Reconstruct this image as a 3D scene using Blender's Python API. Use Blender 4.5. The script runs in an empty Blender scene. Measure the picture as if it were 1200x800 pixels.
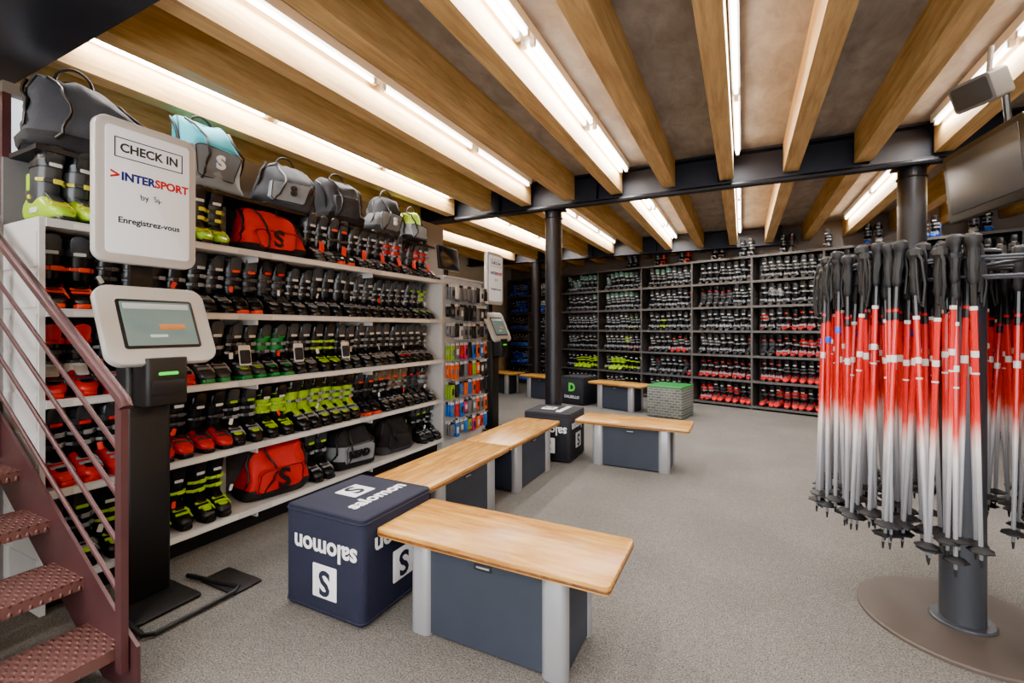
import bpy, math, random
from mathutils import Matrix, Vector
random.seed(7)
scene = bpy.context.scene
COL = scene.collection

def lin(c):
    return tuple(((x/255)/12.92 if x/255 <= .04045 else ((x/255+.055)/1.055)**2.4) for x in c)

# ------------------------------------------------------------------ materials
def mat(name, rgb, rough=.5, metal=0., emit=0., bump=None, coat=0., var=None, spec=None):
    m = bpy.data.materials.new(name); m.use_nodes = True
    nt = m.node_tree; b = nt.nodes['Principled BSDF']
    c = lin(rgb)
    b.inputs['Base Color'].default_value = (*c, 1)
    b.inputs['Roughness'].default_value = rough
    b.inputs['Metallic'].default_value = metal
    if spec is not None: b.inputs['Specular IOR Level'].default_value = spec
    if coat: b.inputs['Coat Weight'].default_value = coat
    if emit:
        b.inputs['Emission Color'].default_value = (*c, 1)
        b.inputs['Emission Strength'].default_value = emit
    tc = nt.nodes.new('ShaderNodeTexCoord')
    if var:   # (scale, amount)
        n = nt.nodes.new('ShaderNodeTexNoise'); n.inputs['Scale'].default_value = var[0]; n.inputs['Detail'].default_value = 4
        nt.links.new(tc.outputs['Object'], n.inputs['Vector'])
        r = nt.nodes.new('ShaderNodeValToRGB')
        k = var[1]
        r.color_ramp.elements[0].position = .3; r.color_ramp.elements[1].position = .7
        r.color_ramp.elements[0].color = (*[x*(1-k) for x in c], 1)
        r.color_ramp.elements[1].color = (*[min(1, x*(1+k)) for x in c], 1)
        nt.links.new(n.outputs['Fac'], r.inputs['Fac']); nt.links.new(r.outputs['Color'], b.inputs['Base Color'])
    if bump:  # (scale, strength)
        n = nt.nodes.new('ShaderNodeTexNoise'); n.inputs['Scale'].default_value = bump[0]
        nt.links.new(tc.outputs['Object'], n.inputs['Vector'])
        bp = nt.nodes.new('ShaderNodeBump'); bp.inputs['Strength'].default_value = bump[1]; bp.inputs['Distance'].default_value = .01
        nt.links.new(n.outputs['Fac'], bp.inputs['Height']); nt.links.new(bp.outputs['Normal'], b.inputs['Normal'])
    return m

def wood(name, c1, c2, scale, rough=.5, noise=3., mid=None):
    m = bpy.data.materials.new(name); m.use_nodes = True
    nt = m.node_tree; b = nt.nodes['Principled BSDF']; b.inputs['Roughness'].default_value = rough
    tc = nt.nodes.new('ShaderNodeTexCoord'); mp = nt.nodes.new('ShaderNodeMapping')
    mp.inputs['Scale'].default_value = scale
    nt.links.new(tc.outputs['Object'], mp.inputs['Vector'])
    n = nt.nodes.new('ShaderNodeTexNoise'); n.inputs['Scale'].default_value = noise; n.inputs['Detail'].default_value = 8
    n.inputs['Roughness'].default_value = .65; n.inputs['Distortion'].default_value = .6
    nt.links.new(mp.outputs['Vector'], n.inputs['Vector'])
    r = nt.nodes.new('ShaderNodeValToRGB')
    r.color_ramp.elements[0].position = .32; r.color_ramp.elements[1].position = .68
    r.color_ramp.elements[0].color = (*lin(c1), 1); r.color_ramp.elements[1].color = (*lin(c2), 1)
    nt.links.new(n.outputs['Fac'], r.inputs['Fac'])
    n2 = nt.nodes.new('ShaderNodeTexNoise'); n2.inputs['Scale'].default_value = 2.2; n2.inputs['Detail'].default_value = 3
    nt.links.new(tc.outputs['Object'], n2.inputs['Vector'])
    r2 = nt.nodes.new('ShaderNodeValToRGB'); r2.color_ramp.elements[0].position = .3; r2.color_ramp.elements[1].position = .7
    r2.color_ramp.elements[0].color = (.75, .73, .70, 1); r2.color_ramp.elements[1].color = (1, 1, 1, 1)
    nt.links.new(n2.outputs['Fac'], r2.inputs['Fac'])
    mx = nt.nodes.new('ShaderNodeMix'); mx.data_type = 'RGBA'; mx.blend_type = 'MULTIPLY'
    mx.inputs['Factor'].default_value = .8
    nt.links.new(r.outputs['Color'], mx.inputs['A']); nt.links.new(r2.outputs['Color'], mx.inputs['B'])
    nt.links.new(mx.outputs['Result'], b.inputs['Base Color'])
    bp = nt.nodes.new('ShaderNodeBump'); bp.inputs['Strength'].default_value = .12; bp.inputs['Distance'].default_value = .01
    nt.links.new(n.outputs['Fac'], bp.inputs['Height']); nt.links.new(bp.outputs['Normal'], b.inputs['Normal'])
    return m

def carpet():
    m = bpy.data.materials.new('carpet_loop_pile'); m.use_nodes = True
    nt = m.node_tree; b = nt.nodes['Principled BSDF']; b.inputs['Roughness'].default_value = .95
    b.inputs['Specular IOR Level'].default_value = .15
    tc = nt.nodes.new('ShaderNodeTexCoord')
    n = nt.nodes.new('ShaderNodeTexNoise'); n.inputs['Scale'].default_value = 130; n.inputs['Detail'].default_value = 5; n.inputs['Roughness'].default_value = .9
    n2 = nt.nodes.new('ShaderNodeTexNoise'); n2.inputs['Scale'].default_value = 28; n2.inputs['Detail'].default_value = 3; n2.inputs['Roughness'].default_value = .7
    n3 = nt.nodes.new('ShaderNodeTexNoise'); n3.inputs['Scale'].default_value = 1.6; n3.inputs['Detail'].default_value = 6
    for k in (n, n2, n3): nt.links.new(tc.outputs['Object'], k.inputs['Vector'])
    r = nt.nodes.new('ShaderNodeValToRGB')
    r.color_ramp.elements[0].position = .40; r.color_ramp.elements[1].position = .60
    r.color_ramp.elements[0].color = (*lin((59, 57, 55)), 1); r.color_ramp.elements[1].color = (*lin((142, 138, 133)), 1)
    nt.links.new(n.outputs['Fac'], r.inputs['Fac'])
    def dark(nn, lo):
        r2 = nt.nodes.new('ShaderNodeValToRGB')
        r2.color_ramp.elements[0].position = .35; r2.color_ramp.elements[1].position = .65
        r2.color_ramp.elements[0].color = (lo, lo, lo, 1); r2.color_ramp.elements[1].color = (1, 1, 1, 1)
        nt.links.new(nn.outputs['Fac'], r2.inputs['Fac']); return r2.outputs['Color']
    def mul(a, c):
        mx = nt.nodes.new('ShaderNodeMix'); mx.data_type = 'RGBA'; mx.blend_type = 'MULTIPLY'; mx.inputs['Factor'].default_value = 1
        nt.links.new(a, mx.inputs['A']); nt.links.new(c, mx.inputs['B']); return mx.outputs['Result']
    o = mul(mul(r.outputs['Color'], dark(n2, .80)), dark(n3, .84))
    nt.links.new(o, b.inputs['Base Color'])
    bp = nt.nodes.new('ShaderNodeBump'); bp.inputs['Strength'].default_value = .3; bp.inputs['Distance'].default_value = .003
    nt.links.new(n.outputs['Fac'], bp.inputs['Height']); nt.links.new(bp.outputs['Normal'], b.inputs['Normal'])
    return m

def treadplate():
    m = mat('tread_plate_paint', (112, 76, 72), .4, .35)
    nt = m.node_tree; b = nt.nodes['Principled BSDF']
    tc = nt.nodes.new('ShaderNodeTexCoord'); mp = nt.nodes.new('ShaderNodeMapping')
    mp.inputs['Rotation'].default_value = (0, 0, .785); mp.inputs['Scale'].default_value = (1, 2.2, 1)
    v = nt.nodes.new('ShaderNodeTexVoronoi'); v.inputs['Scale'].default_value = 22; v.inputs['Randomness'].default_value = .05
    nt.links.new(tc.outputs['Object'], mp.inputs['Vector']); nt.links.new(mp.outputs['Vector'], v.inputs['Vector'])
    r = nt.nodes.new('ShaderNodeValToRGB'); r.color_ramp.elements[0].color = (1, 1, 1, 1); r.color_ramp.elements[1].color = (0, 0, 0, 1)
    r.color_ramp.elements[0].position = .2; r.color_ramp.elements[1].position = .38
    nt.links.new(v.outputs['Distance'], r.inputs['Fac'])
    bp = nt.nodes.new('ShaderNodeBump'); bp.inputs['Strength'].default_value = .9; bp.inputs['Distance'].default_value = .006
    nt.links.new(r.outputs['Color'], bp.inputs['Height']); nt.links.new(bp.outputs['Normal'], b.inputs['Normal'])
    return m

def pole_shaft_mat(name, top=(206, 6, 10)):
    m = mat(name, top, .35, .1, coat=.3)
    nt = m.node_tree; b = nt.nodes['Principled BSDF']
    tc = nt.nodes.new('ShaderNodeTexCoord'); sp = nt.nodes.new('ShaderNodeSeparateXYZ')
    nt.links.new(tc.outputs['Object'], sp.inputs[0])
    r = nt.nodes.new('ShaderNodeValToRGB'); cr = r.color_ramp
    stops = [(0, (105, 106, 110)), (.20, (136, 137, 143)), (.36, (168, 169, 175)), (.45, (214, 210, 208)), (.50, (226, 180, 172)), (.56, (220, 50, 34)), (.61, top), (.98, top),
             (.99, (25, 25, 28)), (1, (25, 25, 28))]
    cr.elements[0].position = 0; cr.elements[0].color = (*lin(stops[0][1]), 1)
    cr.elements[1].position = 1; cr.elements[1].color = (*lin(stops[-1][1]), 1)
    for p, c in stops[1:-1]:
        e = cr.elements.new(p); e.color = (*lin(c), 1)
    nt.links.new(sp.outputs['Z'], r.inputs['Fac']); nt.links.new(r.outputs['Color'], b.inputs['Base Color'])
    return m

# ------------------------------------------------------------------ mesh builder
def TR(x=0, y=0, z=0): return Matrix.Translation((x, y, z))
def RZ(a): return Matrix.Rotation(math.radians(a), 4, 'Z')
def RY(a): return Matrix.Rotation(math.radians(a), 4, 'Y')
def RX(a): return Matrix.Rotation(math.radians(a), 4, 'X')
FX = Matrix(((0, 0, 1, 0), (1, 0, 0, 0), (0, 1, 0, 0), (0, 0, 0, 1)))     # local x->Y, y->Z, z->X
FNY = Matrix(((1, 0, 0, 0), (0, 0, -1, 0), (0, 1, 0, 0), (0, 0, 0, 1)))   # local x->X, y->Z, z->-Y

def rrect(w, h, r, n=4):
    r = max(1e-4, min(r, w/2-1e-4, h/2-1e-4)); pts = []
    for cx, cy, a0 in ((w/2-r, h/2-r, 0), (-w/2+r, h/2-r, 90), (-w/2+r, -h/2+r, 180), (w/2-r, -h/2+r, 270)):
        for i in range(n+1):
            a = math.radians(a0+90*i/n); pts.append((cx+r*math.cos(a), cy+r*math.sin(a)))
    return pts
def selli(rx, ry, n=16, e=2.5):
    o = []
    for i in range(n):
        a = 2*math.pi*i/n; c, s = math.cos(a), math.sin(a)
        o.append((rx*math.copysign(abs(c)**(2/e), c), ry*math.copysign(abs(s)**(2/e), s)))
    return o

class MB:
    def __init__(s): s.v = []; s.f = []; s.m = []
    def add(s, vs, fs, mi, M=None):
        o = len(s.v)
        for p in vs:
            p = Vector(p)
            s.v.append(tuple(M @ p) if M is not None else tuple(p))
        for f in fs: s.f.append(tuple(i+o for i in f)); s.m.append(mi)
    def box(s, x0, x1, y0, y1, z0, z1, mi=0, M=None):
        vs = [(x, y, z) for z in (z0, z1) for y in (y0, y1) for x in (x0, x1)]
        s.add(vs, [(0, 2, 3, 1), (4, 5, 7, 6), (0, 1, 5, 4), (2, 6, 7, 3), (0, 4, 6, 2), (1, 3, 7, 5)], mi, M)
    def cbox(s, c, sz, mi=0, M=None):
        M2 = TR(*c) if M is None else TR(*c) @ M
        s.box(-sz[0]/2, sz[0]/2, -sz[1]/2, sz[1]/2, -sz[2]/2, sz[2]/2, mi, M2)
    def loft(s, rings, mi=0, M=None, c0=True, c1=True, closed=False):
        n = len(rings[0]); vs = [p for r in rings for p in r]; fs = []
        for k in range(len(rings)-1):
            for i in range(n):
                j = (i+1) % n; fs.append((k*n+i, k*n+j, (k+1)*n+j, (k+1)*n+i))
        if closed:
            k = len(rings)-1
            for i in range(n):
                j = (i+1) % n; fs.append((k*n+i, k*n+j, j, i))
        else:
            if c0: fs.append(tuple(reversed(range(n))))
            if c1: fs.append(tuple(range((len(rings)-1)*n, len(rings)*n)))
        s.add(vs, fs, mi, M)
    def rbox(s, M, w, h, d, r=.02, b=.005, mi=0, n=4):
        rings = []
        for z, i in ((-d/2, b), (-d/2+b*.3, b*.3), (-d/2+b, 0), (d/2-b, 0), (d/2-b*.3, b*.3), (d/2, b)):
            rings.append([(x, y, z) for x, y in rrect(w-2*i, h-2*i, r-i, n)])
        s.loft(rings, mi, M)
    def tube(s, pts, r, mi=0, seg=8, closed=False, M=None):
        pts = [Vector(p) for p in pts]; rings = []; N = len(pts); up = None
        for i, p in enumerate(pts):
            if closed: t = pts[(i+1) % N]-pts[i-1]
            else: t = pts[min(i+1, N-1)]-pts[max(i-1, 0)]
            t.normalize()
            if up is None: up = Vector((0, 0, 1)) if abs(t.z) < .9 else Vector((1, 0, 0))
            a = t.cross(up); 
            if a.length < 1e-4: a = t.cross(Vector((.3, 1, .2)))
            a.normalize(); b = a.cross(t); up = b
            rr = r[i] if isinstance(r, (list, tuple)) else r
            rings.append([tuple(p+(a*math.cos(2*math.pi*k/seg)+b*math.sin(2*math.pi*k/seg))*rr) for k in range(seg)])
        s.loft(rings, mi, M, closed=closed)
    def mesh(s, name, mats, angle=35):
        me = bpy.data.meshes.new(name); me.from_pydata(s.v, [], s.f)
        for m in mats: me.materials.append(m)
        me.polygons.foreach_set('material_index', s.m)
        me.polygons.foreach_set('use_smooth', [True]*len(s.f))
        import bmesh
        bm = bmesh.new(); bm.from_mesh(me); bmesh.ops.recalc_face_normals(bm, faces=bm.faces); bm.to_mesh(me); bm.free()
        try: me.set_sharp_from_angle(angle=math.radians(angle))
        except Exception: me.polygons.foreach_set('use_smooth', [False]*len(s.f))
        me.update(); return me
    def obj(s, name, mats, parent=None, M=None, angle=35):
        return place(name, s.mesh(name, mats, angle), parent, M)
def place(name, data, parent=None, M=None):
    o = bpy.data.objects.new(name, data); COL.objects.link(o)
    if M is not None: o.matrix_basis = M
    if parent: o.parent = parent
    return o
def empty(name, M=None):
    o = place(name, None, None, M); o.empty_display_size = .1; return o

def text(name, body, size, m, parent, pos, right, up, ext=.0008, align='CENTER', bold=0., sx=1.):
    cu = bpy.data.curves.new(name+'_c', 'FONT'); cu.body = body; cu.size = size; cu.extrude = ext
    cu.align_x = align; cu.align_y = 'CENTER'; cu.offset = bold; cu.resolution_u = 3
    to = bpy.data.objects.new('tmp', cu); COL.objects.link(to)
    dg = bpy.context.evaluated_depsgraph_get(); dg.update()
    me = bpy.data.meshes.new_from_object(to.evaluated_get(dg)); me.name = name
    bpy.data.objects.remove(to)
    me.materials.clear(); me.materials.append(m)
    r = Vector(right).normalized(); u = Vector(up).normalized(); n = r.cross(u)
    M = Matrix(((r.x*sx, u.x, n.x, pos[0]), (r.y*sx, u.y, n.y, pos[1]), (r.z*sx, u.z, n.z, pos[2]), (0, 0, 0, 1)))
    return place(name, me, parent, M)

# ------------------------------------------------------------------ common mats
M_carpet = carpet()
M_beam = wood('glulam_wood', (186, 142, 82), (234, 194, 130), (9, .7, 9), .5)
M_ply = wood('ceiling_plywood', (138, 130, 124), (176, 167, 158), (1.6, .7, 1.6), .7, 5)
M_bench = wood('bench_top_wood', (168, 106, 34), (228, 176, 88), (1.2, 9, 9), .26)
M_benchedge = mat('bench_worn_edge', (112, 66, 26), .5, var=(30, .5))
M_steel = mat('painted_dark_steel', (38, 38, 42), .38, .4, var=(6, .15))
M_navysteel = mat('girder_paint', (38, 39, 48), .45, .2, var=(3, .15))
M_black = mat('black_plastic', (20, 20, 22), .5)
M_blackfab = mat('black_fabric', (30, 30, 34), .85, bump=(300, .3))
M_wallw = mat('wall_paint', (205, 196, 182), .8, var=(1.5, .05))
M_walld = mat('wall_dark_panel', (116, 104, 94), .7, var=(2, .1))
M_white = mat('white_lacquer', (225, 225, 224), .4)
M_shelfw = mat('shelf_light_grey', (202, 201, 199), .45, var=(4, .05))
M_shelfback = mat('shelf_back_panel', (112, 112, 114), .6, var=(3, .1))
M_grey = mat('grey_aluminium', (164, 166, 171), .38, .4)
M_slate = mat('slate_blue_panel', (42, 49, 62), .6, var=(5, .1))
M_navy = mat('navy_fabric', (22, 26, 48), .85, bump=(260, .3), var=(6, .12))
M_charcoal = mat('charcoal_fabric', (28, 30, 38), .85, bump=(260, .3))
M_rail = mat('stair_paint', (82, 52, 54), .4, .3, var=(5, .12))
M_tread = treadplate()
M_tube = mat('fluorescent_tube', (255, 248, 236), .5, emit=14)
M_red = mat('red_fabric', (196, 4, 18), .7, bump=(200, .2))
M_greyfab = mat('grey_fabric', (112, 116, 120), .85, bump=(200, .3), var=(8, .12))
M_lgreyfab = mat('light_grey_fabric', (136, 142, 147), .85, bump=(200, .3), var=(8, .12))
M_dgreyfab = mat('dark_grey_fabric', (56, 58, 65), .85, bump=(200, .3), var=(8, .15))
M_teal = mat('teal_fabric', (8, 160, 184), .7, bump=(200, .2))
M_lime = mat('lime_fabric', (160, 200, 40), .7)
M_logow = mat('logo_white', (240, 240, 242), .6)
M_tag = mat('paper_tag', (225, 222, 215), .7)
M_tagred = mat('orange_tag', (226, 36, 14), .6)
M_signtxt = mat('sign_dark_ink', (44, 44, 46), .6)
M_signred = mat('sign_red_ink', (206, 8, 20), .6)
M_signblue = mat('sign_blue_ink', (20, 40, 130), .6)

# ------------------------------------------------------------------ room shell
Zc = 3.14; ZJ = 2.862
def shelf_y(x): return 8.49-.329*(x-1.33)
XL, XR, YF = -5.7, 3.45, -3.0
def wall_y(x): return shelf_y(x)+.55
b = MB(); b.add([(XL, YF, 0), (XR, YF, 0), (XR, wall_y(XR), 0), (XL, wall_y(XL), 0), (XL, YF, -.1), (XR, YF, -.1), (XR, wall_y(XR), -.1), (XL, wall_y(XL), -.1)],
      [(0, 1, 2, 3), (7, 6, 5, 4), (0, 4, 5, 1), (1, 5, 6, 2), (2, 6, 7, 3), (3, 7, 4, 0)], 0); b.obj('floor', [M_carpet])
b = MB(); b.add([(XL, YF, Zc), (XR, YF, Zc), (XR, wall_y(XR), Zc), (XL, wall_y(XL), Zc), (XL, YF, Zc+.1), (XR, YF, Zc+.1), (XR, wall_y(XR), Zc+.1), (XL, wall_y(XL), Zc+.1)],
      [(3, 2, 1, 0), (4, 5, 6, 7), (0, 1, 5, 4), (1, 2, 6, 5), (2, 3, 7, 6), (3, 0, 4, 7)], 0); b.obj('ceiling', [M_ply])
b = MB()
x0, x1 = XL, XR
b.add([(x0, wall_y(x0), 0), (x1, wall_y(x1), 0), (x1, wall_y(x1)+.12, 0), (x0, wall_y(x0)+.12, 0), (x0, wall_y(x0), Zc), (x1, wall_y(x1), Zc), (x1, wall_y(x1)+.12, Zc), (x0, wall_y(x0)+.12, Zc)],
      [(0, 1, 5, 4), (1, 2, 6, 5), (2, 3, 7, 6), (3, 0, 4, 7), (4, 5, 6, 7), (3, 2, 1, 0)], 0)
b.obj('wall_back', [M_walld])
b = MB(); b.box(XR, XR+.12, YF, wall_y(XR)+.1, 0, Zc); b.obj('wall_right', [M_wallw])
b = MB(); b.box(XL-.12, XL, YF, wall_y(XL)+.1, 0, Zc); b.obj('wall_left', [M_wallw])
b = MB(); b.box(XL, -3.0, YF-.12, YF, 0, Zc); b.box(3.0, XR, YF-.12, YF, 0, Zc); b.box(-3.0, 3.0, YF-.12, YF, 2.8, Zc); b.box(-3.0, 3.0, YF-.12, YF, 0, .3)
b.obj('wall_front', [M_wallw])
b = MB()
for x in (-3, -1, 1, 3): b.box(x-.04, x+.04, YF-.1, YF-.02, .3, 2.8)
b.box(-3, 3, YF-.1, YF-.02, .3, .38); b.box(-3, 3, YF-.1, YF-.02, 2.72, 2.8)
b.obj('added_front_window', [M_steel])  # unseen window frame and opening, added behind the camera for even illumination
# partition behind the boot display (does not reach the ceiling)
b = MB(); b.box(-3.62, -3.52, 1.42, 5.02, 0, 2.72); b.box(-3.62, -3.52, .98, 1.42, 0, 2.0); b.box(-3.62, -3.52, .98, 1.42, 2.66, 2.72)
b.obj('wall_partition', [M_walld])
M_pane = mat('bright_window_pane', (236, 242, 250), .3, emit=1.2)
b = MB(); b.box(-3.60, -3.58, .98, 1.42, 2.0, 2.66, 0)
for y in (.98, 1.13, 1.385): b.box(-3.58, -3.525, y, y+.035, 2.0, 2.66, 1)
b.obj('window_2', [M_pane, M_rail])

# ceiling joists hung flush between the girders
bx = [-.14+.545*k for k in range(-9, 7)]
for x in bx:
    b = MB(); L = wall_y(x+.07)-.01
    segs = [(YF+.01, .70), (1.10, 5.02), (5.24, 9.02), (9.24, L)] if x < .6 else [(YF+.01, .70), (1.10, 5.02), (5.24, L)]
    for ya, yb in segs:
        if yb-ya > .1: b.box(x-.0625, x+.0625, ya, yb, ZJ, Zc-.002)
    b.obj('ceiling_joist', [M_beam])
def girder(y, xa, xb, w=.2, z0=2.82, z1=Zc-.004):
    b = MB()
    b.box(xa, xb, y-w/2, y+w/2, z0, z0+.02); b.box(xa, xb, y-w/2, y+w/2, z1-.02, z1); b.box(xa, xb, y-.008, y+.008, z0+.02, z1-.02)
    x = xa+.5
    while x < xb:
        b.box(x-.006, x+.006, y-w/2+.01, y+w/2-.01, z0+.02, z1-.02); x += 1.24
    b.obj('steel_girder', [M_navysteel])
girder(5.13, XL+.01, XR-.01)
girder(.90, XL+.01, XR-.01, w=.38, z0=2.80)
girder(9.13, XL+.01, .6)
b = MB(); b.tube([(-3.3, 4.98, 2.79), (1.6, 4.98, 2.79)], .026, 0)
for x in (-3.0, -1.2, .3, 1.3): b.box(x-.01, x+.01, 4.97, 5.05, 2.79, 2.818)
b.obj('conduit_pipe', [M_steel])
def column(x, y, r=.1, h=2.82):
    b = MB(); n = 28
    rings = []
    for z, rr in ((.02, r), (h-.02, r)):
        rings.append([(x+rr*math.cos(2*math.pi*i/n), y+rr*math.sin(2*math.pi*i/n), z) for i in range(n)])
    b.loft(rings, 0)
    b.rbox(TR(x, y, .01), 2.5*r, 2.5*r, .02, .01, .003); b.rbox(TR(x, y, h-.011), 2.6*r, 2.6*r, .02, .01, .003)
    for z in (h-.12,): b.tube([(x+(r+.004)*math.cos(2*math.pi*i/n), y+(r+.004)*math.sin(2*math.pi*i/n), z) for i in range(n)], .008, 0, 6, True)
    b.obj('steel_column', [M_steel])
column(-2.02, 5.15); column(1.32, 5.15); column(-3.98, 9.13)

# fluorescent strips
def strip(x, ya, yb, double=False):
    b = MB(); xs = (-.028, .028) if double else (0,)
    w = .09 if double else .05
    b.box(x-w/2, x+w/2, ya, yb, 3.075, Zc-.003, 0)
    n = max(1, round((yb-ya)/1.25)); L = (yb-ya)/n
    for dx in xs:
        for k in range(n):
            a = ya+k*L+.03; c = ya+(k+1)*L-.03
            b.tube([(x+dx, a+.03, 3.05), (x+dx, c-.03, 3.05)], .014, 1, 8)
            b.box(x+dx-.014, x+dx+.014, a, a+.03, 3.035, 3.075, 0); b.box(x+dx-.014, x+dx+.014, c-.03, c, 3.035, 3.075, 0)
    o = b.obj('fluorescent_light', [M_white, M_tube])
    l = bpy.data.lights.new('tube_glow', 'AREA'); l.shape = 'RECTANGLE'; l.size = .03 if not double else .07; l.size_y = yb-ya-.1
    l.energy = (11 if not double else 14)*(yb-ya)*(1.25 if ya > 5 else 1); l.color = (1, .98, .95)
    place('tube_glow', l, o, TR(x, (ya+yb)/2, 3.033))
for x, d in ((-4.39, 0), (-3.30, 1), (-2.215, 0), (-1.115, 1), (-.04, 0), (1.40, 0), (2.48, 0)):
    strip(x, 1.15, 4.9, bool(d))
    strip(x, 5.4, min(8.9, wall_y(x)-.5), bool(d))
    strip(x, -2.7, .6, bool(d))

# ------------------------------------------------------------------ ski boot
def boot_mb(var=0):
    b = MB(); N = 14
    def ring(x, w, zb, zt, e=2.8):
        return [(x, y, (zb+zt)/2+z) for y, z in selli(w, (zt-zb)/2, N, e)]
    b.loft([ring(-.136, .026, .035, .095), ring(-.13, .040, .026, .125), ring(-.09, .047, .022, .155), ring(-.03, .046, .022, .165),
            ring(.02, .045, .022, .148), ring(.06, .047, .022, .118), ring(.10, .051, .022, .094), ring(.14, .047, .022, .078),
            ring(.163, .036, .024, .064), ring(.174, .020, .028, .052)], 0)
    def cr(z, c, rx, ry, t=0.0): return [(c+x, y, z+t*x) for x, y in selli(rx, ry, N, 2.3)]
    cup = [(.105, -.05, .070, .046, -.25), (.15, -.045, .078, .055, -.15), (.21, -.028, .070, .056, 0), (.27, -.012, .066, .056, .1),
            (.31, 0, .066, .057, .2), (.312, 0, .056, .048, .2), (.29, 0, .054, .046, .2)]
    if var == 1:
        b.loft([cr(*cup[0]), cr(*cup[1]), cr(.185, -.036, .074, .056, -.05)], 1, c1=False)
        b.loft([cr(.183, -.036, .073, .055, -.05), cr(.19, -.034, .0745, .058, -.05), cr(.21, -.028, .072, .0575, 0)]+[cr(*c) for c in cup[3:]], 5, c0=False, c1=False)
    else: b.loft([cr(*c) for c in cup], 1, c1=False)
    b.loft([cr(.29, 0, .056, .048, .2), cr(.345, .010, .058, .049, .2), cr(.357, .012, .053, .045, .2), cr(.345, .012, .040, .034, .2), cr(.29, .01, .036, .03, .2)], 2)
    b.rbox(TR(.066, 0, .335) @ RY(14) @ FX, .075, .11, .014, .03, .004, 2, 3)
    b.rbox(TR(.074, 0, .355) @ RY(14) @ FX, .04, .03, .004, .008, .001, 6, 2)
    b.rbox(TR(.048, 0, .142) @ RY(36) @ FX @ RX(-90), .055, .10, .012, .01, .004, 1, 2)
    b.loft([cr(.275, -.008, .068, .058, .12), cr(.276, -.008, .071, .061, .12), cr(.305, 0, .071, .061, .18), cr(.306, 0, .067, .057, .18)], 2)
    b.rbox(TR(.070, .0, .293) @ FX, .05, .018, .004, .004, .001, 6, 2)
    for z, c in (((.185, .034), (.240, .048)) if var != 2 else ((.215, .042),)):
        b.rbox(TR(c+.012, .0, z) @ FX, .082, .018, .010, .006, .003, 7, 2)
        b.rbox(TR(c-.004, .045, z) @ RZ(52) @ FX, .050, .026, .010, .006, .003, 3, 2)
        b.rbox(TR(c-.004, -.045, z) @ RZ(-52) @ FX, .040, .018, .008, .006, .003, 3, 2)
        b.rbox(TR(c+.018, .012, z) @ FX, .034, .024, .010, .005, .002, 3, 2)
    for x, z in ((.078, .112), (.112, .093)):
        b.rbox(TR(x, 0, z) @ RY(28), .018, .082, .010, .004, .003, 3, 2)
        b.rbox(TR(x, .048, z-.018) @ RX(-62) @ RY(10), .024, .040, .010, .005, .003, 3, 2)
    b.rbox(TR(.118, 0, .0135), .125, .072, .027, .03, .003, 4, 3); b.rbox(TR(-.085, 0, .0135), .09, .070, .027, .02, .003, 4, 3)
    b.rbox(TR(.01, 0, .021), .13, .060, .016, .01, .003, 4, 2); b.rbox(TR(.172, 0, .02), .024, .058, .022, .01, .003, 4, 2)
    for s in (1, -1):
        if var != 1: b.rbox(TR(-.045, s*.053, .205) @ RX(-90*s), .052 if var == 0 else .03, .085, .008, .012, .003, 5, 2)
        b.rbox(TR(-.04, s*.052, .135) @ RX(-90*s), .022, .022, .012, .010, .003, 3, 3)
        b.rbox(TR(-.02, s*.0455, .07) @ RX(-90*s), .12 if var != 2 else .07, .028, .006, .012, .002, 5 if var != 2 else 6, 2)
    if var != 2: b.rbox(TR(.128, 0, .0825) @ RY(24), .045, .05, .008, .015, .002, 5, 2)
    b.rbox(TR(-.096, 0, .23) @ RY(12) @ FX, .03, .12, .012, .01, .003, 5, 2)
    return b
cols = {'black': (24, 24, 27), 'dgrey': (58, 60, 64), 'silver': (140, 143, 148), 'white': (214, 214, 211), 'lime': (158, 200, 8), 'green': (30, 140, 66),
        'red': (204, 4, 12), 'orange': (232, 52, 8), 'teal': (90, 124, 114), 'blue': (4, 90, 220), 'bronze': (112, 90, 68), 'yellow': (210, 204, 50), 'deepred': (140, 8, 14)}
BC = {k: mat('boot_plastic_'+k, v, .3, 0, coat=.2) for k, v in cols.items()}
base_meshes = [boot_mb(i).mesh('ski_boot_mesh', [BC['black']]*8) for i in range(3)]
_cache = {}
def boot_mesh(spec, var):
    if (spec, var) in _cache: return _cache[(spec, var)]
    me = base_meshes[var].copy(); me.name = 'ski_boot_'+'_'.join(spec)
    for i, k in enumerate(spec): me.materials[i] = BC[k]
    me.materials[7] = BC['lime'] if spec[3] == 'lime' else BC['orange'] if spec[3] == 'orange' else BC['dgrey']
    _cache[(spec, var)] = me; return me
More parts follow.
